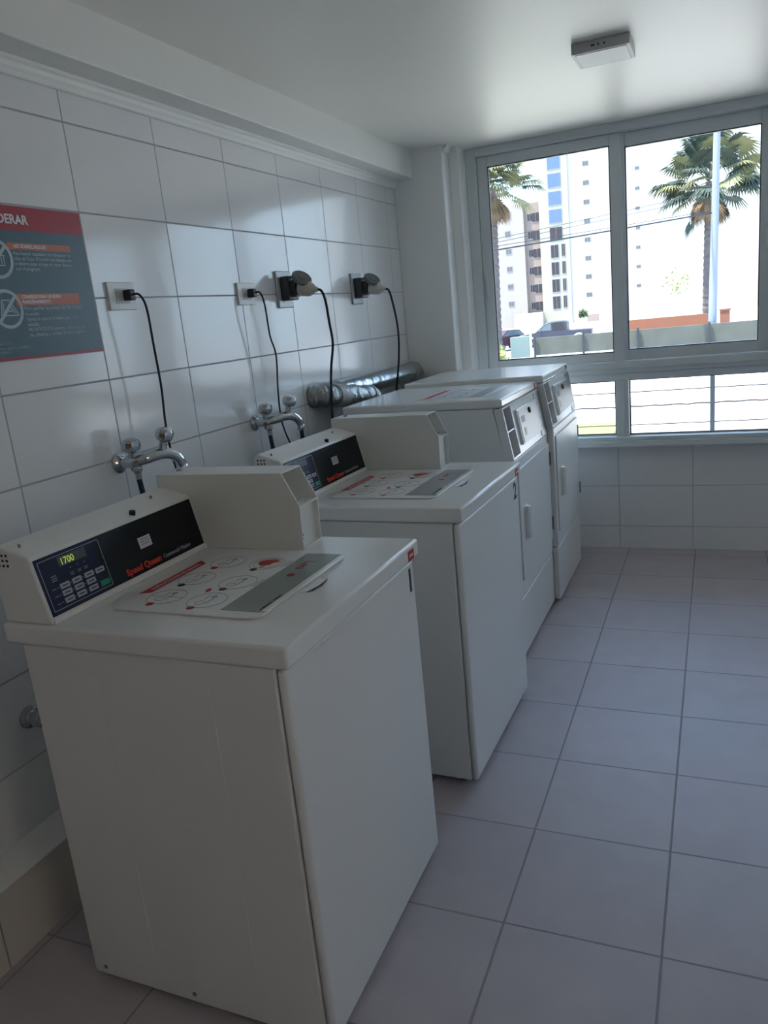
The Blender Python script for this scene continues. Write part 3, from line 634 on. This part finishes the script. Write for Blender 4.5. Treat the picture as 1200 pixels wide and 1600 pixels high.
# ================================================================== dryers
def make_dryer(label, xf, yc, rotz, dz, sticker):
    hw = 0.3285
    t = thing('tumble_dryer', label, 'tumble dryer', (xf-0.3665, yc, 0), rotz, 'front loading coin dryers')
    zc = 0.863+dz; zt = 1.075+dz
    cb = MB().prism([(-0.3665,0.022),(0.335,0.022),(0.335,zc),(0.290,zt),(-0.3665,zt)], -hw, hw).build('cabinet', M_white2, t, bevel=0.004)
    for x in (-0.31, 0.30):
        for y in (-0.29, 0.29): MB().lathe([(0.020,0),(0.022,0.006),(0.012,0.010),(0.010,0.024)], (x,y,0), (0,0,1), 14).build('foot', M_rubber, t, smooth=True)
    MB().box(-0.3665, 0.330, -hw-0.004, hw+0.004, zt+0.001, zt+0.036).build('top_panel', M_white, t, bevel=0.008, seg=3)
    # front: lower kick panel, upper face panel, door
    MB().box(0.336, 0.3665, -hw+0.001, hw-0.001, 0.022, 0.270+dz).build('lower_panel', M_white2, t, bevel=0.006, seg=3)
    fr = MB().box(0.336, 0.3665, -hw+0.001, hw-0.001, 0.274+dz, zc-0.004).build('front_panel', M_white2, t, bevel=0.006, seg=3)
    d = MB().box(0.3665, 0.3735, -0.292, 0.318, 0.345+dz, 0.818+dz).build('door', M_white2, t, bevel=0.004, seg=3)
    hd = MB().box(0.3735, 0.380, -0.232, -0.178, 0.508+dz, 0.652+dz)
    hd.box(0.380, 0.394, -0.226, -0.196, 0.512+dz, 0.650+dz); hd.build('door_handle', M_white, d, bevel=0.003)
    for z in (0.709, 0.390): MB().box(0.3665, 0.377, 0.319, 0.334, z+dz, z+0.064+dz).build('hinge', M_darkmetal, t, bevel=0.002)
    # slanted control panel
    A = Vector((0.3665, 0, zc)); B = Vector((0.3285, 0, zt)); TT = (B-A).normalized(); NN = Vector((TT.z, 0, -TT.x)); LL = (B-A).length
    def q(y, s, o): p = A + TT*s + NN*o; return Vector((p.x, y, p.z))
    def slab(mb, y0, y1, s0, s1, o0, o1):
        a = [mb.bm.verts.new(q(*k, o0)) for k in ((y0,s0),(y1,s0),(y1,s1),(y0,s1))]; b = [mb.bm.verts.new(q(*k, o1)) for k in ((y0,s0),(y1,s0),(y1,s1),(y0,s1))]
        mb.bm.faces.new(a[::-1]); mb.bm.faces.new(b)
        for i in range(4): mb.bm.faces.new([a[i], a[(i+1)%4], b[(i+1)%4], b[i]])
        return mb
    cp = MB(); e = -0.034
    slab(cp, -hw, -0.318, 0, LL, e, 0); slab(cp, -0.203, hw, 0, LL, e, 0)
    slab(cp, -0.318, -0.203, 0, 0.010, e, 0); slab(cp, -0.318, -0.203, LL-0.008, LL, e, 0)
    c = cp.build('control_panel', M_white, t, bevel=0.0012)
    slab(MB(), -0.318, -0.203, 0.010, LL-0.008, e, e+0.002).build('slot_shade_back', M_slot_shade, c)  # dark grey plate paints the shade of a deeper slot
    slab(MB(), -0.317, -0.204, 0.112, 0.117, e+0.002, -0.002).build('slot_divider', M_white, c)
    mp = slab(MB(), -0.158, 0.200, 0.034, 0.182, 0.0, 0.010).build('coin_meter_frame', M_white, c, bevel=0.002)
    pl = slab(MB(), -0.146, 0.190, 0.040, 0.174, 0.010, 0.0118).build('coin_meter_plate', M_steel, c, bevel=0.0006)
    g = MB().lathe([(0.013,0),(0.013,0.005),(0.009,0.007)], q(0.045,0.152,0.0118), NN, 18); g.build('lock', M_rubber, pl, smooth=True)
    slab(MB(), -0.115, -0.062, 0.120, 0.146, 0.0118, 0.0128).build('coin_slot_plate', M_darkmetal, pl)
    slab(MB(), -0.104, -0.072, 0.064, 0.096, 0.0118, 0.0128).build('yellow_sticker', mat('pale_yellow_sticker', (0.62,0.60,0.34), 0.4), pl)
    ip = slab(MB(), 0.222, 0.328, 0.004, LL-0.010, 0.0, 0.002).build('instrument_panel', M_steel, c)
    g = MB()
    for s in (0.05, 0.085, 0.12, 0.15): slab(g, 0.245, 0.300, s, s+0.006, 0.002, 0.0025)
    g.build('instrument_print', M_greyink, ip)
    MB().box(0.3295, 0.3315, 0.262, 0.288, zt+0.006, zt+0.030).build('brand_badge', M_red if sticker else M_darkmetal, t)
    if sticker:
        Zt = zt+0.0362
        s = MB().box(-0.060, 0.235, -0.215, 0.180, Zt, Zt+0.0006).build('instruction_sticker', M_sticker, t)
        MB().box(-0.048, -0.022, -0.190, 0.120, Zt+0.0006, Zt+0.001).build('red_banner', M_red, s)
        for x in (0.03, 0.10):
            for y in (-0.13, -0.03, 0.08):
                g = MB().ring((x,y,Zt+0.0006), 0.030, 0.0285, 0.0004, seg=28).build('step_ring', M_greyink, s)
                MB().box(x-0.006,x+0.004,y-0.012,y+0.012,Zt+0.0006,Zt+0.0009).build('step_pictogram', M_greyink, s)
        MB().box(0.155, 0.215, -0.205, 0.170, Zt+0.0006, Zt+0.001).build('grey_band', M_grey_strip, s)
    return t
make_dryer('white front loading coin dryer between the second washer and the last machine', 0.925, 2.083, -0.004, 0.0, True)
make_dryer('taller white front loading coin dryer under the window, last in the row', 0.953, 2.750, 0.0, 0.022, False)

# ================================================================== OUTSIDE
GZ = -1.75
M_ground = mat('pale_paving', (0.58,0.53,0.46), 0.9, var=0.05, vscale=0.6)
M_grass = mat('lawn', (0.20,0.28,0.06), 0.95, var=0.2, vscale=3)
M_road = mat('asphalt', (0.45,0.45,0.45), 0.9, var=0.05, vscale=1)
struct(MB().box(-90, 90, YW+0.2, 34.0, GZ-0.3, GZ).build('ground', M_ground))
struct(MB().box(XR+T+0.02, 30, -30, YW+0.2, GZ-0.3, GZ).build('ground', M_ground))
M_added_wall = mat('added_wall_plaster', (0.60,0.46,0.36), 0.9)  # unseen cream wall, added to send warm light in from the side
tag(MB().box(5.2, 5.5, -6.5, 2.2, GZ, 4.6).build('boundary_wall', M_added_wall), 'added cream plastered wall bouncing light into the added side window', 'wall')
struct(MB().box(-90, 90, 34.0, 150, GZ-0.32, GZ-0.02).build('road', M_road))
tag(MB().box(-6.5, -0.6, 15.5, 19.5, GZ, GZ+0.05).build('lawn', M_grass), 'strip of bright green lawn seen through the small lower pane', 'lawn')

# wire fence just outside
M_post = mat('fence_post_steel', (0.030,0.035,0.042), 0.5, metal=0.3)
M_wire = mat('fence_wire', (0.012,0.013,0.015), 0.5)
fe = thing('wire_fence', 'low wire fence with dark post just outside the window', 'fence', (1.628, 6.0, 0))
for x in (0.0, -2.27, 1.8): MB().box(x-0.020, x+0.020, -0.02, 0.02, GZ, 0.80).build('post', M_post, fe, bevel=0.004)
MB().box(-3.2-0.012, -3.2+0.012, -0.02, 0.02, GZ, 0.34).build('post', M_post, fe)
for z, wavy in ((0.622,0),(0.489,1),(0.328,0),(0.750,1),(0.165,0)):
    pts = []
    for k in range(121):
        x = -4.2 + 6.4*k/120
        sag = -0.006*math.sin((x+2.27)/2.27*PI)
        bump = (0.008*abs(math.sin(x*16)) if wavy else 0)
        pts.append((x, 0.0, z+sag+bump))
    MB().tube(pts, 0.0055 if not wavy else 0.0070, 5, 1).build('wire', M_wire, fe)

# netted fence across the street
M_net = mat('green_shade_net', (0.070,0.073,0.062), 0.9, var=0.35, vscale=1.6)
M_netpale = mat('pale_kerb', (0.70,0.70,0.68), 0.9)
M_pillar = mat('brick_pillar_orange', (0.20,0.075,0.045), 0.9, var=0.15, vscale=8)
nf = thing('netted_fence', 'grey green netted fence across the street', 'fence', (0, 36, GZ))
MB().box(-6.25, 8.0, 0.0, 0.06, 0.86, 1.66).build('shade_net', M_net, nf, bevel=0.02)
MB().box(-6.25, 8.0, -0.05, 0.20, 0.0, 0.85).build('base_wall', M_netpale, nf)
for x in (-6.25, -4.0, -1.6, 1.35, 3.9, 6.5): MB().cyl((x,-0.10,0),(x,-0.10,1.75),0.05,8).build('post', M_post, nf)
tb = mat('terracotta_coping', (0.20,0.07,0.035), 0.8, var=0.1, vscale=4)
cw = MB().prism([(-2.6,-0.05),(1.2,0.38),(1.2,0.62),(-2.6,0.20)], 41.0, 41.3, 'y'); cw = None
rail = MB().box(-3.0, 1.25, 0, 0.3, 0.0, 1.45).build('boundary_wall', M_netpale)
rail.location = (0, 40, GZ); tag(rail, 'low pale wall under the orange coping across the street', 'wall')
cop = MB().box(-3.1, 1.25, -0.05, 0.35, 1.45, 1.98).build('wall_coping', tb); cop.location = (0, 40, GZ); tag(cop, 'long orange coping strip on the low wall across the street', 'coping')
pil = MB().box(1.78, 2.22, 0, 0.4, 0.0, 2.05).box(1.74, 2.26, -0.04, 0.44, 2.05, 2.12).build('brick_pillar', M_pillar); pil.location = (0, 40, GZ)
tag(pil, 'short orange brick pillar beside the utility pole', 'pillar')

# utility box and shrubs
ub = thing('utility_cabinet', 'pale grey green utility cabinet at the end of the netted fence', 'utility cabinet', (-6.95, 36, GZ))
M_ub = mat('cabinet_grey_green', (0.13,0.17,0.16), 0.8)
MB().box(-0.48, 0.44, 0, 0.5, 0.80, 1.78).build('body', M_ub, ub, bevel=0.02)
MB().box(-0.50, 0.46, -0.03, 0.55, 0.0, 0.80).build('plinth', M_netpale, ub)
MB().box(0.46, 0.54, -0.03, 0.1, 0.80, 1.85).build('corner_post', mat('pale_post',(0.75,0.75,0.75),0.8), ub)

def leaf_cloud(name, m, c, r, n, size, parent=None, zs=1.0):
    mb = MB(); rr = random.Random(int(c[0]*37+c[2]*11+n))
    for i in range(n):
        d = Vector((rr.gauss(0,1), rr.gauss(0,1), rr.gauss(0,1))).normalized()*r*(0.35+0.65*rr.random())
        p = Vector(c)+Vector((d.x, d.y, d.z*zs)); a = Vector((rr.gauss(0,1),rr.gauss(0,1),rr.gauss(0,1))).normalized(); b = a.orthogonal().normalized()
        s = size*(0.6+0.8*rr.random())
        v = [mb.bm.verts.new(p+x) for x in (a*s, b*s*0.45, -a*s, -b*s*0.45)]; mb.bm.faces.new(v)
    return mb.build(name, m, parent)
M_lime = mat('lime_leaves', (0.24,0.27,0.09), 0.9, var=0.3, vscale=4)
M_olive = mat('olive_leaves', (0.07,0.09,0.035), 0.9, var=0.3, vscale=4)
sh = thing('shrub', 'bright lime green shrub beside the utility cabinet', 'shrub', (-7.9, 34.5, GZ))
leaf_cloud('foliage', M_lime, (0,0,0.75), 0.75, 900, 0.12, sh, 1.1)
MB().cyl((0,0,0),(0,0,0.7),0.06,8).build('stem', M_pillar, sh)
st = thing('young_tree', 'small sparse yellow green tree beyond the orange coping', 'tree', (-0.65, 52, GZ))
leaf_cloud('foliage', M_lime, (0,0,3.7), 0.85, 120, 0.12, st, 1.1)
MB().tube([(0,0,0),(0.05,0,1.4),(0,0,3.2)], 0.045, 6).build('trunk', M_netpale, st)
sp = thing('potted_palm', 'small green fan leaved plant behind the pickup truck bed', 'plant', (-7.6, 60, GZ))
leaf_cloud('foliage', M_olive, (0,0,2.15), 0.38, 60, 0.22, sp, 0.7)
MB().cyl((0,0,0),(0,0,2.0),0.05,6).build('stem', M_netpale, sp)

# palms
M_trunk = mat('palm_trunk', (0.10,0.08,0.075), 0.95, var=0.5, vscale=5)
M_frond = mat('palm_frond', (0.035,0.052,0.035), 0.85, var=0.45, vscale=2)
M_frond_b = mat('palm_frond_yellow', (0.16,0.16,0.07), 0.85, var=0.3, vscale=2)
M_dead = mat('dead_frond', (0.19,0.13,0.08), 0.95, var=0.3, vscale=3)
def fan_leaf(mb, base, direction, plen, frad, rr):
    d = direction.normalized(); tip = base + d*plen + Vector((0,0,-0.18*plen*(1-d.z)))
    side = d.cross(Vector((0,0,1)))
    if side.length < 0.1: side = Vector((1,0,0))
    side.normalize(); w = 0.02
    v = [mb.bm.verts.new(p) for p in (base-side*w, base+side*w, tip+side*w, tip-side*w)]; mb.bm.faces.new(v)
    dd = (tip-base).normalized(); up = side.cross(dd).normalized()
    tilt = rr.uniform(-0.5, 0.5); s2 = (side*math.cos(tilt)+up*math.sin(tilt))
    N = 26
    for k in range(N):
        a = (k/(N-1)-0.5)*math.radians(260); rl = frad*(0.72+0.28*math.cos(a*0.6))*(0.9+0.2*rr.random())
        o = dd*math.cos(a)+s2*math.sin(a); o.normalize(); perp = (dd*-math.sin(a)+s2*math.cos(a)).normalized()
        m1 = tip+o*rl*0.55; m2 = tip+o*rl + Vector((0,0,-0.34*rl))
        vv = [mb.bm.verts.new(p) for p in (tip, m1-perp*rl*0.055, m2, m1+perp*rl*0.055)]; mb.bm.faces.new(vv)
def palm(label, loc, height, tr, n, scale, seed, cx=0, lean=0.0, extra=(), green=0.6):
    rr = random.Random(seed); t = thing('fan_palm', label, 'palm tree', loc, 0, 'tall fan palms across the street')
    h = height
    mb = MB().tube([(0,0,0),(lean*0.3,0,h*0.35),(lean*0.7,0,h*0.7),(lean,0,h)], lambda k: tr*(1.15-0.35*k)*(1+0.12*math.sin(k*170)), 12, 24)
    mb.build('trunk', M_trunk, t)
    c = Vector((lean,0,h))
    g, y, dd = MB(), MB(), MB()
    for i in range(n):
        el = rr.uniform(-0.35, 1.35); az = rr.uniform(0, 2*PI)
        d = Vector((math.cos(az)*math.cos(el), math.sin(az)*math.cos(el), math.sin(el)))
        fan_leaf(g if rr.random() < green else y, c, d, scale*rr.uniform(0.75,1.1), scale*0.56, rr)
    for i in range(n//2):
        az = rr.uniform(0, 2*PI); d = Vector((math.cos(az)*0.5, math.sin(az)*0.5, -0.75))
        fan_leaf(dd, c-Vector((0,0,0.15)), d, scale*rr.uniform(0.3,0.55), scale*0.36, rr)
    for (x, z, s) in extra: fan_leaf(g, c+Vector((x*0.3,0,z*0.5)), Vector((x,0,z)), math.hypot(x,z)*0.6, s, rr)
    g.build('green_fronds', M_frond, t); y.build('yellow_fronds', M_frond_b, t); dd.build('dead_fronds', M_dead, t)
palm('tall fan palm with full crown beside the utility pole', (1.12, 45, GZ), 8.45, 0.20, 58, 2.0, 8, lean=0.10, extra=((-1.0,-1.5,0.7),(0.9,-1.1,0.6)))
palm('tall fan palm in front of the apartment building, half behind the frame', (-10.15, 44, GZ), 9.75, 0.25, 60, 1.9, 11, lean=0.25, green=0.3)

# utility pole and overhead cables
M_conc = mat('pale_concrete_pole', (0.19,0.21,0.24), 0.9)
up = tag(MB().cyl((0,0,0),(0.22,0,12.0),0.185,14,0.12).build('utility_pole', M_conc, smooth=True), 'tall pale concrete utility pole in front of a fan palm', 'utility pole')
up.location = (1.44, 36.6, GZ)
for za, zb, rad, lb in ((3.659,4.486,0.030,'thick dark overhead cable running to the utility pole, lowest of four'), (3.80,4.58,0.011,'thin overhead cable just above the thick one'),
                       (3.943,5.137,0.010,'thin overhead cable, third up from the thick one'), (4.084,5.339,0.010,'thin overhead cable, topmost of four on the utility pole')):
    A = Vector((-6.18, 30.0, za)); B = Vector((1.47, 36.6, zb)); D = B-A
    pts = [A + D*(-0.8+1.8*k/12) + Vector((0,0,0.06*((-0.8+1.8*k/12)-0.5)**2-0.015)) for k in range(13)]
    tag(MB().tube(pts, rad, 6, 3).build('overhead_cable', M_wire), lb, 'cable', 'overhead cables strung from the utility pole')

# pickup truck and car, parked beyond the fence
M_tpaint = mat('truck_paint', (0.028,0.028,0.045), 0.4); M_tglass = mat('vehicle_glass', (0.09,0.12,0.13), 0.25); M_tyre = mat('tyre', (0.02,0.02,0.02), 0.8)
M_carpaint = mat('dark_red_car_paint', (0.05,0.018,0.025), 0.4)
def wheel(x, y, z, r, parent, s):
    w = MB().lathe([(r*0.6,0),(r*0.95,0.02),(r,0.05),(r,0.2),(r*0.95,0.23),(r*0.6,0.25)], (x,y,z), (0,s,0), 24).build('wheel', M_tyre, parent, smooth=True)
    MB().lathe([(r*0.55,0),(r*0.5,0.02)], (x,y-0.005*s,z), (0,-s,0), 16).build('rim', M_steel, w, smooth=True)
tk = thing('pickup_truck', 'dark grey pickup truck parked beyond the netted fence', 'pickup truck', (-9.35, 58, GZ), math.radians(4))
body = [(-2.7,0.45),(2.65,0.45),(2.65,1.12),(0.95,1.14),(0.90,1.75),(0.70,1.84),(-0.30,1.86),(-0.62,1.78),(-1.35,1.20),(-2.55,1.05),(-2.70,0.85)]
tbod = MB().prism(body, -0.9, 0.9).build('body', M_tpaint, tk, bevel=0.05, seg=2)
MB().prism([(-1.12,1.25),(-0.55,1.72),(-0.20,1.76),(-0.20,1.25)], -0.92, -0.90).build('window', M_tglass, tk)
MB().prism([(-0.10,1.25),(-0.10,1.76),(0.62,1.74),(0.78,1.25)], -0.92, -0.90).build('window', M_tyre, tk)
MB().prism([(-1.36,1.235),(-0.66,1.78),(-0.60,1.80),(-1.30,1.25)], -0.8, 0.8).build('windshield', M_tglass, tk)
MB().box(-1.10,-0.95,-1.08,-0.90,1.22,1.38).build('side_mirror', M_tglass, tk, bevel=0.02)
for x in (-1.8, 1.75):
    MB().ring((x,-0.93,0.42), 0.50, 0.40, 0.05, (0,1,0), 24).build('wheel_arch', M_netpale, tk)
    for s in (-1, 1): wheel(x, -0.92 if s < 0 else 0.92, 0.40, 0.39, tk, -s)
cr = thing('parked_car', 'dark red car parked ahead of the pickup truck', 'car', (-13.2, 58.5, GZ), math.radians(60))
cb = [(-2.0,0.35),(2.0,0.35),(2.05,0.75),(1.9,0.95),(1.2,1.05),(0.6,1.50),(-0.7,1.52),(-1.4,1.05),(-2.0,0.95)]
MB().prism(cb, -0.85, 0.85).build('body', M_carpaint, cr, bevel=0.06)
MB().prism([(0.66,1.45),(1.18,1.06),(1.24,1.08),(0.72,1.48)], -0.7, 0.7).build('windshield', M_tglass, cr)
MB().prism([(-1.2,1.08),(-0.62,1.44),(0.52,1.42),(1.0,1.08)], -0.87, -0.85).build('window', M_tglass, cr)
for x in (-1.3, 1.3):
    for s in (-1, 1): wheel(x, 0.86*s, 0.32, 0.32, cr, -s)

# apartment building
M_bA = mat('pinkish_plaster', (0.27,0.235,0.21), 0.9); M_bB = mat('salmon_plaster', (0.235,0.175,0.145), 0.9)
M_bC = mat('cream_plaster', (0.285,0.265,0.205), 0.9); M_bD = mat('ivory_plaster', (0.40,0.385,0.35), 0.9)
M_bw = mat('dark_window', (0.04,0.033,0.037), 0.6, spec=0.2, var=0.4, vscale=1.5); M_bw_sky = mat('sky_reflection_window', (0.08,0.12,0.20), 0.5, spec=0.3)  # blue panes carry the sky's reflection in their base colour
M_bws = mat('grey_vent_window', (0.09,0.085,0.087), 0.8); M_bf = mat('window_frame_pale', (0.25,0.24,0.22), 0.8)
bl = thing('apartment_building', 'tall cream and pink apartment building with rows of small windows', 'building', (0, 119, GZ))
MB().box(-60, -24.7, 0, 16, 0, 17.6).build('left_wing', M_bA, bl)
MB().box(-24.7, -22.25, -0.5+1.2, 16, 0, 17.7).build('recessed_bay', M_bB, bl)
MB().box(-22.25, -18.0, -0.6, 16, 0, 40).build('stair_tower', M_bC, bl)
MB().box(-18.0, 60, -0.4, 16, 0, 40).build('right_wing', M_bD, bl)
MB().box(-15.9, -14.2+0, -0.405, -0.4, 0, 1).build('entrance_base', M_bB, bl)
MB().box(-26.5, -22.25, -1.6, 0.0, 0, 2.0).build('porch', M_bD, bl)
def bwin(x, z, w, h_, y, m):
    f = MB().box(x-w/2-0.08, x+w/2+0.08, y-0.06, y, z-h_/2-0.08, z+h_/2+0.08).build('window', M_bf, bl)
    g = MB().box(x-w/2, x-0.03, y-0.09, y-0.05, z-h_/2, z+h_/2).box(x+0.03, x+w/2, y-0.09, y-0.05, z-h_/2, z+h_/2); g.build('pane', m, f)
G2 = -GZ
for k in range(6):
    z = 14.56-2.54*k+G2
    bwin(-27.15, z, 0.75, 0.62, 0.0, M_bws)
    bwin(-23.95, z-0.62, 0.55, 0.95, 0.7, M_bw); bwin(-23.05, z-0.70, 1.05, 1.25, 0.7, M_bw)
for k in range(9):
    z = 20.75-2.42*k+G2
    if k < 5: bwin(-19.9, z, 1.75, 1.75, -0.6, M_bw_sky if k < 4 else M_bw)
    else:
        bwin(-20.2, z, 1.05, 1.75, -0.6, M_bw); bwin(-18.95, z+0.05, 0.45, 1.65, -0.6, M_bw)
for k in range(8):
    z = 19.9-2.55*k+G2
    bwin(-15.5, z, 0.75, 0.55, -0.4, M_bws)
for k in range(7): bwin(-8.6, 18.2-2.6*k+G2, 0.5, 0.35, -0.4, M_bws)
